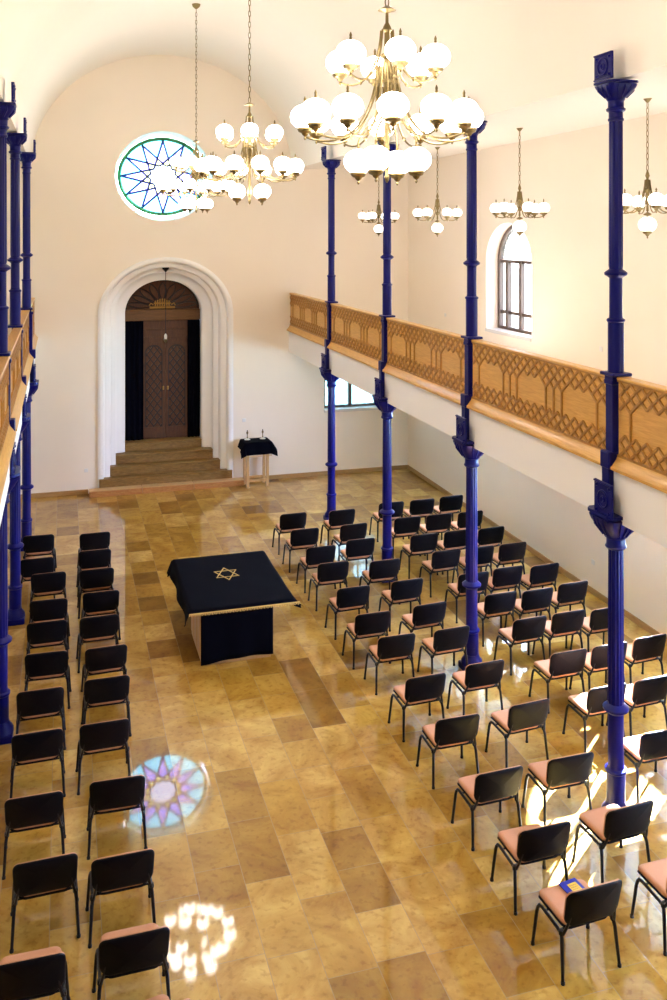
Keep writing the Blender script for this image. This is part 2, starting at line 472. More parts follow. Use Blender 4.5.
# ark: doors, lintel and tympanum
AY = 24.44
t = thing('ark', 'dark wooden ark with double lattice doors and carved arched top', 'ark', (ARC, AY, 0))
MB().box(-.97, .97, .0, .08, 1.02, 4.16).build('back_board', M['ark'], t)
MB().box(-.985, .985, -.12, .06, 4.13, 4.42, .015).build('lintel', M['arkm'], t)
m_ = MB().box(-.52, .67, -.06, 0, 3.66, 4.13, .01)
m_.box(-.52, .67, -.075, -.05, 3.64, 3.70, .008).box(-.52, .67, -.075, -.05, 3.86, 3.9, .006)
m_.build('transom_panel', M['ark'], t)
tp = MB(); tp.prism([(x, z) for x, z in [(-.975, 4.42), (.975, 4.42)] + [(.975 * math.cos(PI * i / 32), 4.42 + .80 * math.sin(PI * i / 32)) for i in range(33)]], -.02, .06, 'y')
tym = tp.build('tympanum', M['ark'], t)
tr = MB()
for k in range(9):       # fan of carved petals
    a = PI * (k + .5) / 9
    c0 = Vector((.15 * math.cos(a), -.03, 4.47 + .12 * math.sin(a))); pts = []
    for i in range(13):
        s = i / 12; wd = .095 * math.sin(PI * min(1, s * .99)) ** .6
        q = .17 + .52 * (1 - abs(2 * s - 1)); sg = 1 if s < .5 else -1
        aa = a + sg * (.155 * math.sin(PI * min(q - .17, .52) / .52 * .9 + .25))
        pts.append((1.17 * q * 1.15 * math.cos(aa), -.03, 4.45 + q * .98 * math.sin(aa)))
    tr.tube(pts, .018, 5)
for rr in (1.0, .14):
    tr.tube([(.93 * rr * math.cos(PI * i / 28), -.03, 4.44 + .75 * rr * math.sin(PI * i / 28)) for i in range(29)], .022, 5)
tr.build('tracery', M['arkd'], tym)
em = MB().box(-.33, .33, -.07, -.02, 4.44, 4.50, .008)
for k in range(7):
    x = -.18 + .06 * k; em.box(x - .017, x + .017, -.065, -.02, 4.50, 4.68 + .03 * math.cos(k - 3), .006)
em.box(-.22, .22, -.068, -.02, 4.56, 4.60, .005)
em.tube([(-.34 + .0, -.05, 4.52), (-.30, -.05, 4.58), (-.23, -.05, 4.54)], .018, 6).tube([(.34, -.05, 4.52), (.30, -.05, 4.58), (.23, -.05, 4.54)], .018, 6)
e_ = em.build('carved_emblem', M['gold'], tym); e_['label'] = 'gold carved emblem over the doors'
def leaf(x0, x1, hs):
    z0, z1 = 1.03, 3.65
    d = MB().box(x0, x1, -.05, 0, z0, z1, .006)
    d.box(x0, x0 + .075, -.07, -.04, z0, z1, .006).box(x1 - .075, x1, -.07, -.04, z0, z1, .006).box(x0, x1, -.072, -.04, z0, z0 + .30, .006).box(x0, x1, -.07, -.04, z1 - .12, z1, .006)
    do = d.build('door', M['ark'], t)
    c = (x0 + x1) / 2; hw = (x1 - x0) / 2 - .075
    lt = MB(); zs = 3.25
    ins = lambda u, z: abs(u - c) < hw and (z < zs or ((u - c) / hw) ** 2 + ((z - zs) / .22) ** 2 < 1)
    for sg in (1, -1):
        q = -4.0
        while q < 4:
            pts = []
            for i in range(41):
                u = c - hw + 2 * hw * i / 40; z = 2.3 + sg * (u - c) * 1.3 + q
                if z0 + .30 < z < zs + .22 and ins(u, z): pts.append((u, z))
            if len(pts) > 1: lt.bar((pts[0][0], -.05, pts[0][1]), (pts[-1][0], -.05, pts[-1][1]), .03, .014, (0, -1, 0))
            q += .235
    lt.tube([(c - hw, -.055, z0 + .3)] + [(c - hw * math.cos(PI * i / 16), -.055, zs + .22 * math.sin(PI * i / 16)) for i in range(17)] + [(c + hw, -.055, z0 + .3)], .018, 5)
    lt.build('lattice', M['arkd'], do)
    h = MB().lathe([(.012, 0), (.022, .01), (.022, .09), (.012, .10)], (hs, -.085, 2.30), 10)
    h.box(hs - .008, hs + .008, -.08, -.06, 2.33, 2.37)
    h.build('handle', M['gold'], do)
leaf(-.52, .072, .02); leaf(.078, .67, .135)
def curtain(x0, x1, ph, label):
    def fn(u, v): 
        return (x0 + (x1 - x0) * u, 24.33 + .022 * math.sin(u * 22 + ph + .6 * math.sin(v * 3)) + .01 * math.sin(v * 5 + u * 9), 1.025 + v * 3.10)
    o = MB().grid(fn, 40, 12).build('curtain', M['velvet']); solid(o, .012, 0)
    return tag(o, label, 'curtain', 'ark curtains')
curtain(ARC - .975, ARC - .50, 0, 'black curtain drawn to the side of the ark doors away from the lectern')
curtain(ARC + .655, ARC + .975, 1.7, 'narrow black curtain beside the ark doors, on the lectern side')
# hanging lamp in front of the ark
t = thing('pendant_lamp', 'small hanging lamp on a thin cord before the ark doors', 'lamp', (2.535, 23.6, 5.52))
MB().lathe([(.01, -.09), (.03, -.07), (.085, -.01), (.09, .03)], n=16).build('canopy', M['steel'], t)
MB().tube([(0, 0, 0), (0, 0, -1.68)], .008, 6).build('cord', M['steel'], t)
MB().lathe([(.006, -1.90), (.02, -1.88), (.05, -1.83), (.055, -1.80)], n=14).build('lamp_bowl', M['brass'], t)
MB().lathe([(.03, -1.80), (.038, -1.75), (.032, -1.69), (.012, -1.66)], n=14).build('lamp_glass', M['candle'], t)

# ------------------------------------------------------------------ blue iron posts
NEAR_R = ['nearest blue iron post on the salmon-chair side, standing among the sunlit chairs', 'second blue iron post along from the nearest, among the chairs',
          'third blue iron post along from the nearest, rising among the far chairs', 'blue iron post nearest the ark wall, beside the front chairs on the lectern side']
NEAR_L = [None, 'blue iron post at the picture edge, nearest on the two-column chair side', 'middle visible blue iron post on the two-column chair side', 'blue iron post nearest the ark wall on the two-column chair side']
def post(side):
    s = -1 if side > 0 else 1      # direction of the nave
    t = thing('iron_post', 'x', 'post')
    B = M['blue']
    m_ = MB().box(-.15, .15, -.15, .15, 0, .10, .012).lathe([(.16, .10), (.15, .16), (.115, .20), (.105, .24)], n=16)
    m_.build('base', B, t)
    prof = [(.10, .22), (.10, .56), (.115, .575), (.115, .60), (.09, .615), (.084, .66), (.084, 1.20), (.10, 1.215), (.135, 1.24), (.14, 1.265), (.12, 1.285), (.084, 1.31),
            (.088, 1.34), (.080, 2.98), (.10, 2.99), (.115, 3.01), (.10, 3.04), (.10, 3.10), (.12, 3.115)]
    MB().lathe(prof, n=28, flute={12, 13}).build('lower_shaft', B, t)
    def bowl(z0, z1, kk=1.0):
        b = MB(); n = 24; vs = []; fs = []
        steps = [(.105, 0), (.13, .12), (.18, .35), (.215, .62), (.225, .8), (.205, .82), (.205, .86), (.235, .88), (.235, 1.0)]
        for k, (r, q) in enumerate(steps):
            r *= kk
            e = .25 + .75 * min(1, q * 1.3)
            for i in range(n):
                a = 2 * PI * (i + .5) / n; c_, s_ = math.cos(a), math.sin(a)
                sq = r / max(abs(c_), abs(s_)); rr = r + (min(sq, r * 1.32) - r) * e
                vs.append((rr * c_, rr * s_, z0 + (z1 - z0) * q))
        for k in range(len(steps) - 1):
            for i in range(n): j = (i + 1) % n; fs.append((k * n + i, k * n + j, (k + 1) * n + j, (k + 1) * n + i))
        fs += [tuple(range(n - 1, -1, -1)), tuple(range((len(steps) - 1) * n, len(steps) * n))]
        b.add(vs, fs)
        for sx, sy in ((1, 0), (-1, 0), (0, 1), (0, -1)):       # leaf ornaments on the four faces
            for q in (-.08, 0, .08):
                b.tube([(sx * .13 * kk + (q * .5 if sy else 0), sy * .13 * kk + (q * .5 if sx else 0), z0 + (z1 - z0) * .1),
                        (sx * .205 * kk + (q if sy else 0), sy * .205 * kk + (q if sx else 0), z0 + (z1 - z0) * .5),
                        (sx * .222 * kk + (q if sy else 0), sy * .222 * kk + (q if sx else 0), z0 + (z1 - z0) * .78)], [.012, .016, .010], 6)
        return b
    bowl(3.115, 3.40).build('capital', B, t)
    def plate(z0, z1):
        x = s * (.195 if side > 0 else .15)
        p = MB().box(x - .012, x + .012, -.24, .10, z0, z1, .006)
        for yy in (-.07,):
            p.tube([(x + s * .012, yy + .09 * math.cos(2 * PI * i / 16), (z0 + z1) / 2 + .09 * math.sin(2 * PI * i / 16)) for i in range(16)], .014, 6, True)
            p.tube([(x + s * .012, yy + .03 * math.cos(2 * PI * i / 10), (z0 + z1) / 2 + .03 * math.sin(2 * PI * i / 10)) for i in range(10)], .012, 6, True)
        for q in (-.19, .05):
            for e in (z0 + .05, z1 - .05): p.lathe([(.0, -.02), (.02, -.012), (.02, .012), (0, .02)], (x + s * .012, q, e), 8)
        p.tube([(x + s * .016, -.23, z0 + .012), (x + s * .016, .09, z0 + .012)], .012, 6).tube([(x + s * .016, -.23, z1 - .012), (x + s * .016, .09, z1 - .012)], .012, 6)
        return p
    plate(3.37, 3.74).build('bracket_plate', B, t)
    px = s * .065
    ped = MB()
    ex = 0 if side > 0 else .03
    def bx(a, b_, hy, z0, z1, bv):
        if 3.8 < z0 < 4.8: b_ += ex
        ped.box(min(s * a, s * b_), max(s * a, s * b_), -hy, hy, z0, z1, bv)
    bx(-.0, .135, .065, 3.38, 3.90, .006); bx(-.03, .145, .085, 3.87, 4.05, .01)
    bx(-.04, .085, .068, 4.03, 4.80, .006); bx(-.05, .10, .08, 4.77, 4.82, .008)
    bx(-.12, .12, .13, 4.865, 4.90, .008); bx(-.05, .09, .075, 4.81, 4.87, 0)
    ped.build('pedestal', B, t)
    prof = [(.092, 4.88), (.086, 4.92), (.086, 5.44), (.098, 5.455), (.098, 5.475), (.074, 5.49), (.070, 5.52), (.070, 5.92), (.085, 5.935), (.12, 5.955), (.125, 5.98), (.10, 6.0), (.072, 6.02),
            (.077, 6.06), (.073, 7.62), (.085, 7.63), (.085, 7.65), (.076, 7.66), (.076, 7.72), (.10, 7.735), (.105, 7.755), (.085, 7.775), (.085, 7.84), (.10, 7.86)]
    MB().lathe(prof, n=28, flute={13, 14}).build('upper_shaft', B, t)
    bowl(7.86, 8.05, .79).build('upper_capital', B, t)
    plate(8.05, 8.34 if side > 0 else 8.30).build('upper_plate', B, t)
    return t
pr = post(1); pr.location = (XR, POSTS[0], 0); tag(pr, NEAR_R[0], 'post', 'blue iron posts')
for k in (1, 2, 3): dup(pr, (XR, POSTS[k], 0), 0, NEAR_R[k])
pl_ = post(-1); pl_.location = (XL - .035, POSTS[1], 0); tag(pl_, NEAR_L[1], 'post', 'blue iron posts')
for k in (2, 3): dup(pl_, (XL + (0, 0, -.03, .02)[k], POSTS[k], 0), 0, NEAR_L[k])

# ------------------------------------------------------------------ gallery balustrades
def balustrade(side, y0, y1, label):
    """one bay of oak balustrade between two posts; local origin at bay centre on the face plane"""
    s = -1 if side > 0 else 1
    xf = 5.745 if side > 0 else -.655
    yc = (y0 + y1) / 2; hl = (y1 - y0) / 2
    t = thing('balustrade', label, 'balustrade', (xf, yc, 3.93), 0, 'oak gallery balustrades')
    Z = lambda z: z - 3.93
    X = lambda a, b: (min(-s * a, -s * b), max(-s * a, -s * b))
    pa = MB().box(*X(0, .05), -hl, hl, Z(4.0), Z(4.835)).build('panel', M['oak'], t)
    MB().box(*X(-.03, .12), -hl, hl, Z(4.83), Z(4.862), .01).build('top_rail', M['oak'], t)
    prof = [(s * -.05, 0), (s * .0, 0), (s * .085, -.06), (s * .10, -.06), (s * .10, -.03), (s * .08, -.015), (s * .03, .05), (s * .02, .075), (s * -.01, .075)]
    MB().prism([(a, b) for a, b in prof], -hl, hl, 'y').build('bottom_moulding', M['oak'], t, ang=25)
    lt = MB(); W, h = .189, .15; zt, zb = Z(4.815), Z(4.025)
    segs = set()
    def diamond(cx, cz):
        a, b, c, d = (cx, cz + h / 2), (cx + W / 2, cz), (cx, cz - h / 2), (cx - W / 2, cz)
        for p, q in ((a, b), (b, c), (c, d), (d, a)):
            if abs(p[0]) < hl - .005 and abs(q[0]) < hl - .005:
                segs.add(tuple(sorted([(round(p[0], 4), round(p[1], 4)), (round(q[0], 4), round(q[1], 4))])))
    n = int(hl / W) + 2
    lines = [-8, -4, -3, -2, 2, 3, 4, 8] if hl > 1.55 else [-3, -2, -1, 1, 2, 3] if hl < 1 else [-4, -3, -2, 2, 3, 4]
    for k in range(-n, n + 1):
        diamond(k * W, zt - h / 2); diamond((k + .5) * W, zt - h)
        diamond(k * W, zb + h / 2); diamond((k + .5) * W, zb + h)
        if k in lines or abs(k) > 8: diamond(k * W, zt - 1.5 * h)
        if k in lines:
            segs.add(((round(k * W, 4), round(zb + h, 4)), (round(k * W, 4), round(zt - 2 * h, 4))))
    for p, q in segs: lt.bar((0, p[0], p[1]), (0, q[0], q[1]), .026, .018, (s, 0, 0))
    for z in (zt + .012, zb - .012): lt.bar((0, -hl, z), (0, hl, z), .028, .02, (s, 0, 0))
    lt.build('lattice', M['oakd'], pa, smooth=False)
    return t
g = .09
yb = [5.01] + POSTS + [YB]
nm = ['oak lattice balustrade running out of frame past the nearest post', 'oak lattice balustrade between the nearest and second blue posts',
      'oak lattice balustrade between the second and third blue posts', 'oak lattice balustrade between the third and ark-end blue posts',
      'short end of oak balustrade meeting the ark wall above the lectern window']
for k in range(5): balustrade(1, yb[k] + g, yb[k + 1] - (g if k < 4 else .01), nm[k])
nl = ['sliver of oak balustrade at the picture edge beyond the edge post', 'foreshortened oak balustrade between the edge post and the middle post, opposite gallery',
      'foreshortened oak balustrade between the middle and ark-end posts, opposite gallery', 'end of the opposite gallery oak balustrade meeting the ark wall']
for k in range(4): balustrade(-1, yb[k + 1] + g, yb[k + 2] - (g if k < 3 else .01), nl[k])

# ------------------------------------------------------------------ chandeliers
GRX, GRZ = .120, .103
def globe_set(arm, x, y, z, k=1.0, gm='globe'):
    """opal globe with its brass cup and finials, centred at x, y, z"""
    pr_ = [(.0015, -1)] + [(math.cos(R(q)), math.sin(R(q))) for q in range(-75, 90, 15)] + [(.0015, 1)]
    MB().lathe([(a * GRX * k, b * GRZ * k) for a, b in pr_], (x, y, z), 18).build('globe', M[gm], arm, ang=80)
    zb = -GRZ * k
    c = MB().lathe([(.004, zb - .085), (.012, zb - .07), (.008, zb - .055), (.022, zb - .045), (.03, zb - .03), (.055, zb - .018), (.066, zb + .004), (.062, zb + .016)], (x, y, z), 14)
    c.build('cup', M['brass'], arm)
    c = MB().lathe([(.022, -zb - .004), (.012, -zb + .008), (.009, -zb + .03), (.012, -zb + .04), (.003, -zb + .065)], (x, y, z), 10)
    c.build('finial', M['brass'], arm)

def bez(p0, p1, p2, p3, n=14):
    out = []
    for i in range(n + 1):
        t = i / n; a = (1 - t) ** 3; b = 3 * t * (1 - t) ** 2; c = 3 * t * t * (1 - t); d = t ** 3
        out.append(tuple(a * p0[q] + b * p1[q] + c * p2[q] + d * p3[q] for q in range(3)))
    return out

def chain(z0, z1, link=.075):
    mb = MB(); n = max(1, int((z0 - z1) / link)); st = (z0 - z1) / n
    for k in range(n):
        zc = z0 - st * (k + .5); pts = []
        for i in range(10):
            a = 2 * PI * i / 10; u = .015 * math.cos(a); v = (st * .62) * math.sin(a)
            pts.append((u, 0, zc + v) if k % 2 else (0, u, zc + v))
        mb.tube(pts, .0052, 5, True)
    return mb

def big_chandelier(loc, ztop, label, phases):
    """loc z is the mid tier height; local z 0 = mid tier globe centres"""
    t = thing('chandelier', label, 'chandelier', loc, 0, 'nave chandeliers')
    br = M['brass']
    zc = ztop - loc[2]
    MB().lathe([(.008, zc - .10), (.03, zc - .085), (.07, zc - .05), (.085, zc - .01), (.085, zc + .02)], n=18).build('canopy', br, t)
    chain(zc - .09, .83).build('chain', br, t)
    st = [(.004, -.60), (.016, -.58), (.022, -.55), (.012, -.52), (.02, -.48), (.034, -.42), (.02, -.37), (.018, -.1), (.03, -.06), (.03, -.02), (.018, .02), (.02, .18),
          (.10, .20), (.10, .225), (.03, .24), (.02, .40), (.055, .42), (.055, .44), (.02, .46), (.022, .62), (.04, .64), (.03, .67), (.014, .70), (.012, .78), (.075, .80), (.06, .81), (.008, .84)]
    MB().lathe(st, n=16).build('stem', br, t)
    cage = MB()
    for i in range(12):
        a = 2 * PI * i / 12
        cage.tube([(.085 * math.cos(a), .085 * math.sin(a), .06), (.085 * math.cos(a), .085 * math.sin(a), .36)], .010, 6)
    cage.build('stem_cage', br, t)
    tiers = [(6, .40, .40, 'top'), (12, .665, -.065, 'mid'), (4, .25, -.42, 'low')]
    for (n, rad, z, kind), ph in zip(tiers, phases):
        for i in range(n):
            a = R(ph + 360 * i / n); d = (math.cos(a), math.sin(a))
            P = lambda r, zz_: (d[0] * r, d[1] * r, zz_)
            zb = z - GRZ - .06
            if kind == 'top': path = bez(P(.05, .64), P(.07, .30), P(.22, zb - .10), P(rad, zb), 14)
            elif kind == 'mid': path = bez(P(.085, .33), P(.10, -.05), P(.30, zb - .14), P(rad, zb), 16)
            else: path = bez(P(.03, -.05), P(.06, -.10), P(rad * .9, -.12), P(rad, z + GRZ + .05), 10)
            mb = MB().tube(path, .0085, 6)
            if kind != 'low':
                q = path[len(path) // 2 + 2]
                mb.lathe([(.004, -.02), (.018, 0), (.004, .02)], q, 8)
            arm = mb.build('arm', br, t)
            globe_set(arm, d[0] * rad, d[1] * rad, z)
    return t
ZMID = 7.415
big_chandelier((2.53, 7.0, ZMID), 10.92, 'largest three-tier brass chandelier of lit white globes, nearest the viewer', (25, -16, 50))
big_chandelier((2.53, 12.68, ZMID), 10.92, 'middle three-tier globe chandelier, hanging above the black-draped reading desk', (19, 1, 34))
big_chandelier((2.53, 18.02, ZMID), 10.92, 'farthest three-tier globe chandelier, in front of the round star window', (7, 12, 22))

def small_chandelier(x, y, label, ph):
    zc = 8.235
    t = thing('chandelier', label, 'chandelier', (x, y, 6.84), 0, 'gallery chandeliers')
    br = M['brass']; q = zc - 6.84
    MB().lathe([(.008, q - .10), (.02, q - .09), (.06, q - .04), (.07, q - .005), (.07, q + .02)], n=16).build('canopy', br, t)
    chain(q - .09, .40).build('chain', br, t)
    MB().lathe([(.006, -.15), (.018, -.13), (.014, -.06), (.035, -.03), (.035, .0), (.016, .03), (.022, .10), (.045, .12), (.045, .15), (.018, .17), (.016, .30), (.03, .33), (.008, .41)], n=14).build('stem', br, t)
    for i in range(6):
        a = R(ph + 60 * i); d = (math.cos(a), math.sin(a)); P = lambda r, z: (d[0] * r, d[1] * r, z)
        k = .86; zb = -GRZ * k - .05
        arm = MB().tube(bez(P(.03, .28), P(.05, -.02), P(.16, zb - .10), P(.40, zb), 12), .009, 6).build('arm', br, t)
        globe_set(arm, d[0] * .40, d[1] * .40, 0, k, 'globes')
    arm = MB().lathe([(.014, -.20), (.05, -.19), (.055, -.175), (.014, -.15)], n=12).build('lower_fitting', br, t)
    globe_set(arm, 0, 0, -.315, .98, 'globes')
AX = 7.43
for k, (y, lab) in enumerate(((10.43, 'small globe chandelier over the gallery, just right of the nearest blue post'), (13.96, 'small globe chandelier hanging before the arched gallery window'),
                              (17.5, 'small globe chandelier in the gallery, between the second and third blue posts'), (21.15, 'small globe chandelier at the ark end of the gallery, behind the third post'))):
    small_chandelier(AX, y, lab, 10 + 13 * k)

# ------------------------------------------------------------------ chairs
def rounded_rect(hw, hh, r, n=5):
    pts = []
    for cx, cy, a0 in ((hw - r, hh - r, 0), (-hw + r, hh - r, 90), (-hw + r, -hh + r, 180), (hw - r, -hh + r, 270)):
        for i in range(n + 1):
            a = R(a0 + 90 * i / n); pts.append((cx + r * math.cos(a), cy + r * math.sin(a)))
    return pts

def pad(outline, fn, t0, t1, inset=.012):
    """closed pad: outline (u,v) -> fn(u,v,t) with rounded rim between offsets t0 and t1"""
    n = len(outline); cx = sum(p[0] for p in outline) / n; cy = sum(p[1] for p in outline) / n
    def sc(k_, d): 
        out = []
        for x, y in outline:
            l_ = math.hypot(x - cx, y - cy); f = max(0, (l_ - d) / l_) * k_
            out.append((cx + (x - cx) * f, cy + (y - cy) * f))
        return out
    rings = [(sc(.0, 0), t0), (sc(.5, 0), t0), (sc(.8, 0), t0), (sc(1, inset), t0), (sc(1, 0), (t0 * .65 + t1 * .35)), (sc(1, 0), (t0 * .35 + t1 * .65)), (sc(1, inset), t1), (sc(.8, 0), t1), (sc(.5, 0), t1), (sc(0, 0), t1)]
    vs = []; fs = []
    for r_, t_ in rings: vs += [fn(x, y, t_) for x, y in r_]
    for k in range(len(rings) - 1):
        for i in range(n):
            j = (i + 1) % n; fs.append((k * n + i, k * n + j, (k + 1) * n + j, (k + 1) * n + i))
    return MB().add(vs, fs)

def make_chair():
    t = thing('chair', 'x', 'chair')
    # seat: dished pad on a thin black pan
    def sf(x, y, tt):
        z = .425 + tt + .012 * (x / .24) ** 2 - .030 * max(0, (y - .10) / .17) ** 2 - .05 * (y < 0) * (y / .25) ** 2 * .3
        return (x * (1 + .06 * y), y + .04, z)
    st = pad(rounded_rect(.238, .222, .07), sf, .0, .045, .014).build('seat', M['seat'], t, ang=60)
    pad(rounded_rect(.242, .226, .07), sf, -.016, -.0015, .006).build('seat_pan', M['black'], st, ang=60)
    # backrest: curved shell leaning back
    def bf(x, y, tt):
        lean = math.tan(R(13)); yb = -.315 - y * lean + .06 * (x / .28) ** 2
        return (x, yb + tt, .657 + y)
    ol = rounded_rect(.280, .165, .07)
    ol = [(x * (1 - .04 * max(0, -y / .165)), y - (.022 * (1 - (x / .28) ** 2) if y < 0 else -.006 * (1 - (x / .28) ** 2))) for x, y in ol]
    bk = pad(ol, bf, -.012, .010, .012).build('backrest', M['black'], t, ang=60)
    pad([(x * .985, y * .97) for x, y in ol], bf, .0105, .034, .012).build('back_pad', M['seat'], bk, ang=60)
    for s in (-1, 1):
        fr, rr = s * .293, s * .288
        top_f = (s * .262, .165, .395); top_r = (s * .262, -.165, .385)
        MB().tube([(fr, .235, .012), (s * .272, .195, .33), (s * .266, .185, .372), top_f], [.0145, .0165, .0165, .0165], 8).lathe([(.019, 0), (.019, .022), (.015, .026)], (fr, .2355, 0), 8).build('leg', M['steel'], t)
        MB().tube([(rr, -.235, .012), (s * .270, -.195, .33), (s * .265, -.185, .365), top_r], [.0145, .0165, .0165, .0165], 8).lathe([(.019, 0), (.019, .022), (.015, .026)], (rr, -.2355, 0), 8).build('leg', M['steel'], t)
        MB().tube([top_f, (s * .262, .12, .405), (s * .262, -.12, .395), top_r], .0155, 8).build('side_rail', M['steel'], t)
        MB().tube([(s * .262, -.14, .392), (s * .258, -.20, .40), (s * .245, -.225, .46), (s * .225, -.255, .56), (s * .215, -.27, .64)], [.013, .015, .013, .0125, .011], 8).lathe(
            [(.004, -.022), (.024, -.018), (.024, .018), (.004, .022)], (s * .262, -.175, .397), 10).build('back_support', M['steel'], t)
    MB().tube([(-.262, .10, .392), (.262, .10, .392)], .010, 6).tube([(-.262, -.13, .386), (.262, -.13, .386)], .010, 6).build('cross_bar', M['steel'], t)
    return t
CH = dict(
 A=[(4.45,17.83),(4.43,16.83),(4.45,15.8),(4.45,14.98),(4.44,13.85),(4.42,12.83),(4.50,12.02),(4.44,10.82),(4.43,9.8),(4.41,8.71),(4.42,7.77),(4.41,6.94)],
 B=[(5.46,17.77),(5.4,16.84),(5.27,15.98),(5.33,14.84),(5.37,13.89),(5.35,12.9),(5.33,12.02),(5.33,10.94),(5.38,9.86),(5.28,8.73),(5.37,7.81),(5.48,6.96)],
 C=[(6.62,17.98),(6.58,16.94),(6.51,15.9),(6.55,14.99),(6.56,13.86),(6.6,12.97),(6.58,12.01),(6.57,10.91),(6.53,9.94),(6.56,8.88)],
 D=[(7.29,17.99),(7.23,16.95),(7.16,15.93),(7.18,14.98),(7.2,13.94),(7.2,12.94),(7.22,12.05),(7.19,10.93),(7.16,9.96)],
 E=[(7.93,18.05),(7.86,16.93),(7.81,15.9),(7.79,14.99),(7.8,13.87),(7.84,13.03),(7.8,12.0),(7.82,10.99)],
 F=[(-.41,17.88),(-.41,16.62),(-.22,15.85),(-.19,14.7),(-.21,13.88),(-.19,12.86),(-.26,11.84),(-.27,10.85),(-.27,9.64),(-.15,8.64),(-.25,7.49)],
 G=[(.59,17.73),(.56,16.76),(.56,15.81),(.59,14.8),(.52,13.86),(.57,12.81),(.55,11.92),(.47,10.85),(.56,9.69),(.53,8.5),(.56,7.52),(.60,6.72)])
ORD = 'first second third fourth fifth sixth seventh eighth ninth tenth eleventh twelfth'.split()
DESC = dict(A='first column right of the aisle', B='second column right of the aisle', C='third column right of the aisle', D='fourth column right of the aisle',
            E='fifth column right of the aisle', F='outer column left of the aisle', G='inner column left of the aisle')
chair0 = make_chair(); first = True
for col_, lst in CH.items():
    for k, (x, y) in enumerate(lst):
        lab = f'black chair with salmon seat, {ORD[k]} from the ark in {DESC[col_]}'
        grp = 'chairs in the two left columns' if col_ in 'FG' else 'chairs in the five right columns'
        rz = R(random.uniform(-2, 2)) + (R(2.5) if col_ in 'ABCDE' else 0)
        x += {'C': -.015, 'E': .06, 'D': .015}.get(col_, 0)
        x -= .08 * x / y
        loc = (x, y + .235, 0)
        if (col_, k) == ('A', 11):
            loc = (4.37, 6.925 + .25, 0); rz = R(3); lab = 'black chair holding a blue booklet on its salmon seat, nearest in its column'
        if (col_, k) == ('G', 11): rz = R(10)
        if first:
            chair0.location = loc; chair0.rotation_euler = (0, 0, rz); tag(chair0, lab, 'chair', grp); first = False
        else: dup(chair0, loc, rz, lab, grp)

# booklet on the nearest chair
t = thing('booklet', 'blue booklet with yellow printed panel lying on the nearest salmon seat', 'booklet', (4.435, 7.345, .4765), R(8))
MB().box(-.095, .095, -.075, .075, 0, .010, .002).build('cover', M['bookb'], t)
MB().box(-.035, .060, -.070, .028, .010, .0112).build('printed_panel', M['booky'], t)
bt = MB()
for j in range(3):
    for i in range(4):
        x0 = -.025 + .02 * i; bt.box(x0, x0 + .013, -.055 + .025 * j, -.043 + .025 * j, .0112, .0118)
bt.build('print', M['kerb'], t)

# ------------------------------------------------------------------ reading desk with cloth
t = thing('reading_desk', 'tan wooden reading desk mostly hidden by black velvet, centre of hall', 'desk', (2.51, 14.4, 0))
d = MB().box(-.54, .54, -.86, .16, .06, .80, .01).box(-.52, .52, -.84, .14, 0, .07)
d.build('body', M['lectern'], t)
d = MB()
for k in range(3):
    y0 = -.83 + .33 * k; d.box(-.553, -.535, y0, y0 + .29, .14, .74, .006)
d.build('side_panels', M['lectern'], t)
MB().box(-.69, .86, -.89, 1.32, .80, .842, .01).build('desk_top', M['lectern'], t)
TX0, TX1, TY0, TY1, TZ = -.70, .87, -.90, 1.33, .85
def cloth(u, v):
    ox, oy0, oy1 = .22, .045, .20
    x = TX0 - ox + (TX1 - TX0 + 2 * ox) * u; y = TY0 - oy0 + (TY1 - TY0 + oy0 + oy1) * v
    dx = max(TX0 - x, x - TX1, 0); dy = max(TY0 - y, y - TY1, 0)
    cx = min(max(x, TX0), TX1); cy = min(max(y, TY0), TY1)
    sx = 1 if x > 0 else -1; sy = 1 if y > 0 else -1
    z = TZ + .002 * math.sin(x * 9) * math.sin(y * 7)
    if dx or dy:
        fl = .16 + .10 * math.sin(y * 6.0 + 1)            # how far the side hangs out
        if sx > 0: fl += .25 * max(0, 1 - (y - TY0) / .9) + .05
        if dx and (y < TY0 + .02 or y > TY1 - .15): fl = max(fl, .35)
        px = cx + sx * (dx * fl + (.012 if dx else 0)); py = cy + sy * (dy * .35 + (.012 if dy else 0))
        drop = math.hypot(dx * math.sqrt(max(0, 1 - fl * fl)), dy * .93)
        if sx > 0 and dx: drop *= 1 - .35 * max(0, 1 - (y - TY0) / .9)
        return (px, py, z - drop)
    return (x, y, z)
o = MB().grid(cloth, 60, 70).build('tablecloth', M['velvet'], ang=60); o.location = (2.51, 14.4, 0); solid(o, .006, 1)
tag(o, 'black velvet cloth with gold star draped over the reading desk', 'tablecloth')
sm = MB()
def tri_star(rot):
    ps = [(.205 * math.cos(R(rot + 120 * i)), .265 * math.sin(R(rot + 120 * i))) for i in range(3)]
    return ps
for rot in (90, 270):
    ps = tri_star(rot)
    for i in range(3):
        a, b = ps[i], ps[(i + 1) % 3]
        e = .008
        dv = Vector((b[0] - a[0], b[1] - a[1], 0)).normalized() * e
        sm.bar((a[0] - dv.x + .06, a[1] - dv.y + .40, TZ + .010), (b[0] + dv.x + .06, b[1] + dv.y + .40, TZ + .010), .016, .004, (0, 0, 1))
sm.build('star_emblem', M['thread'], o, smooth=False)['label'] = 'gold outlined six-pointed star'
fr = MB()
n = 64
for i in range(n + 1):
    x = TX0 - .02 + (TX1 - TX0 + .10) * i / n
    fr.tube([(x, TY0 - .035, TZ - .035), (x + .004, TY0 - .037, TZ - .062 - .008 * (i % 2))], [.006, .010], 5)
fr.tube([(TX0 - .02, TY0 - .034, TZ - .036), (TX1 + .08, TY0 - .034, TZ - .036)], .010, 6)
fr.build('fringe', M['thread'], o)
ts = MB()
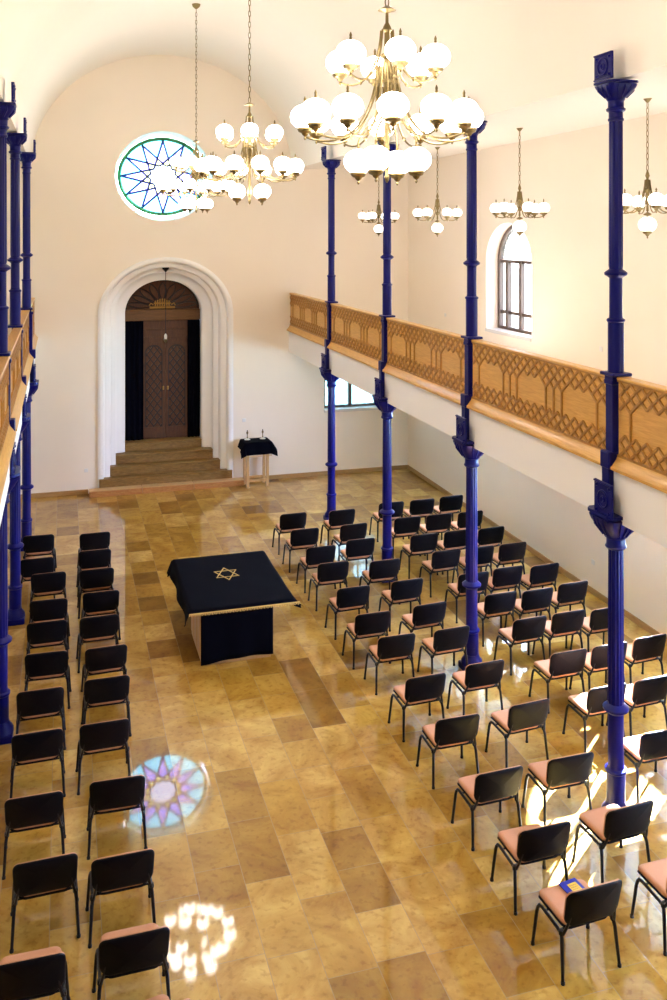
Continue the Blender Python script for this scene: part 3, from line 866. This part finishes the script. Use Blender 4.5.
for i in range(7):
    q = i / 6; x = TX1 + .0 + .09 * q; y = TY0 - .02 + .0 * q
    ts.tube([(x, y, TZ - .02 - .03 * q), (x + .005, y, TZ - .09 - .04 * q)], [.007, .012], 5)
for i in range(5):
    x = TX0 - .05; y = TY1 + .05 - .035 * i
    ts.tube([(x - .01 * i, y, TZ - .18), (x - .01 * i, y, TZ - .25)], [.007, .012], 5)
ts.build('tassels', M['velvet'], o)
def fc(u, v):
    return (-.545 + 1.09 * u, -.885 - .012 * math.sin(u * 15) * (1 - v) - .008, .025 + .05 * (1 - v) * abs(math.sin(u * 2.2)) + v * .765)
o = MB().grid(fc, 36, 10).build('desk_cover', M['velvet'], ang=60); o.location = (2.51, 14.4, 0); solid(o, .006, 0)
tag(o, 'black cloth hanging down the front of the reading desk', 'cloth')

# ------------------------------------------------------------------ small lectern by the ark
LX, LY = 4.74, 22.92
t = thing('lectern', 'small pale oak table with black cloth beside the ark stair', 'lectern', (LX, LY, 0), R(2))
for sx in (-1, 1):
    for sy in (-1, 1):
        MB().box(sx * .255 - .035, sx * .255 + .035, sy * .18 - .03, sy * .18 + .03, 0, 1.10, .006).build('leg', M['lectern'], t)
MB().box(-.22, .22, -.20, -.16, .14, .20, .005).box(-.22, .22, .16, .20, .14, .20, .005).build('stretcher', M['lectern'], t)
MB().box(-.29, .29, -.215, .215, .98, 1.10, .006).build('apron', M['lectern'], t)
MB().box(-.33, .33, -.25, .25, 1.10, 1.135, .008).build('table_top', M['lectern'], t)
def lc(u, v):
    x = -.55 + 1.10 * u; y = -.57 + .83 * v
    dx = max(-.34 - x, x - .34, 0); dy = max(-.26 - y, 0); cx = min(max(x, -.34), .34); cy = max(y, -.26); sx = 1 if x > 0 else -1
    cor = 1 if dx and dy else 0
    return (cx + sx * (dx * (.32 + .25 * cor) + .01 * bool(dx)), cy - dy * (.10 + .25 * cor) - (.01 + .012 * math.sin(x * 16)) * bool(dy), 1.142 - max(dx * .92, dy * .97) - .25 * min(dx, dy))
o = MB().grid(lc, 44, 36).build('tablecloth', M['velvet'], ang=60); o.location = (LX, LY, 0); o.rotation_euler = (0, 0, R(2)); solid(o, .006, 1)
tag(o, 'small black cloth draped over the oak table beside the ark stair', 'tablecloth')
lf = MB()
for i in range(24):
    x = -.33 + .66 * i / 23; lf.tube([(x, -.30, .832), (x, -.30, .79)], [.006, .009], 5)
lf.build('fringe', M['thread'], o)
for k, (dx, lab) in enumerate(((-.20, 'brass candlestick on the black-clothed table, the one nearer the stair'), (.20, 'brass candlestick on the black-clothed table, the one farther from the stair'))):
    t = thing('candlestick', lab, 'candlestick', (LX + dx, LY + .12, 1.1485), 0, 'candlesticks on the small table')
    MB().lathe([(.075, 0), (.075, .008), (.05, .016), (.014, .03)], n=16).build('base', M['candle'], t)
    MB().lathe([(.014, .03), (.018, .06), (.010, .08), (.012, .14), (.026, .155), (.024, .20), (.016, .205)], n=12).build('stem', M['brass'], t)
    MB().lathe([(.011, .20), (.011, .235), (.003, .245)], n=8).build('candle', M['steel'], t)

# wall sockets
def socket(loc, axis, lab):
    t = thing('wall_socket', lab, 'socket', loc, {'x': PI / 2, 'y': 0}[axis] if axis == 'y' else -PI / 2, 'wall sockets')
    MB().box(-.045, .045, -.014, 0, -.045, .045, .005).build('plate', M['socket'], t)
    MB().lathe([(.026, 0), (.03, .004), (.03, .006), (.006, .0065)], n=14).build('insert', M['socket'], t).rotation_euler = (PI / 2, 0, 0)
    t.children[1].location = (0, -.0135, 0)
socket((4.51, YB, 1.59), 'y', 'white socket on the ark wall above the small black-clothed table')
socket((.57, YB, .58), 'y', 'white socket low on the ark wall beside the stair, window-less side')
socket((WR, 14.25, .58), 'x', 'white socket low on the side wall behind the chairs')
socket((WR, 20.78, 4.41), 'x', 'white socket on the gallery wall near the ark-end corner')
socket((WR, 14.0, 4.39), 'x', 'white socket on the gallery wall beside the nearest blue post')

# ------------------------------------------------------------------ light
w = bpy.data.worlds.new('sky'); SC.world = w; w.use_nodes = True
n, l = w.node_tree.nodes, w.node_tree.links
bg = n['Background']
tc = n.new('ShaderNodeTexCoord'); sp = n.new('ShaderNodeSeparateXYZ'); l.new(tc.outputs['Generated'], sp.inputs[0])
cr = ramp(n, [(.0, (.34, .46, .52)), (.46, (.44, .66, .86)), (.56, (.52, .62, 1.0)), (1, (.46, .58, 1.0))])
mp = n.new('ShaderNodeMapRange'); mp.inputs['From Min'].default_value = -1; mp.inputs['From Max'].default_value = 1
l.new(sp.outputs['Z'], mp.inputs['Value']); l.new(mp.outputs['Result'], cr.inputs['Fac']); l.new(cr.outputs['Color'], bg.inputs['Color'])
bg.inputs['Strength'].default_value = 75.0

def portal(loc, sx, sy, rot):
    d = bpy.data.lights.new('daylight', 'AREA'); d.shape = 'RECTANGLE'; d.size = sx; d.size_y = sy
    d.cycles.is_portal = True
    o = bpy.data.objects.new('daylight', d); COL.objects.link(o); o.location = loc; o.rotation_euler = rot
for (c, hw, z0, zs, rise) in UPW + LOW:
    portal((WR + .48, c, (z0 + zs + rise) / 2), hw * 2, zs + rise - z0, (PI / 2, 0, PI / 2))
c, hw, z0, zs, rise = BKW
portal((c, YB + .44, (z0 + zs + rise) / 2), hw * 2, zs + rise - z0, (-PI / 2, 0, 0))
portal((ROX, YB + .44, ROZ), 2.2, 2.0, (-PI / 2, 0, 0))

sd = bpy.data.lights.new('sun', 'SUN'); sd.energy = 300; sd.angle = R(.8); sd.color = (.74, .82, 1.0)
so = bpy.data.objects.new('sun', sd); COL.objects.link(so)
EL = R(27.5)
dirv = Vector((-.8 * math.cos(EL), -.6 * math.cos(EL), -math.sin(EL)))
so.rotation_euler = dirv.to_track_quat('-Z', 'Y').to_euler(); so.location = (14, 16, 8)

# ------------------------------------------------------------------ view
SC.view_settings.view_transform = 'Standard'; SC.view_settings.look = 'None'
SC.view_settings.gamma = 1; SC.view_settings.use_curve_mapping = False
SC.view_settings.exposure = 0.5
cy = SC.cycles
cy.use_denoising = True
cy.max_bounces = 10; cy.diffuse_bounces = 6; cy.glossy_bounces = 4; cy.transparent_max_bounces = 12; cy.transmission_bounces = 6
cy.sample_clamp_indirect = 12; cy.caustics_reflective = False; cy.caustics_refractive = False
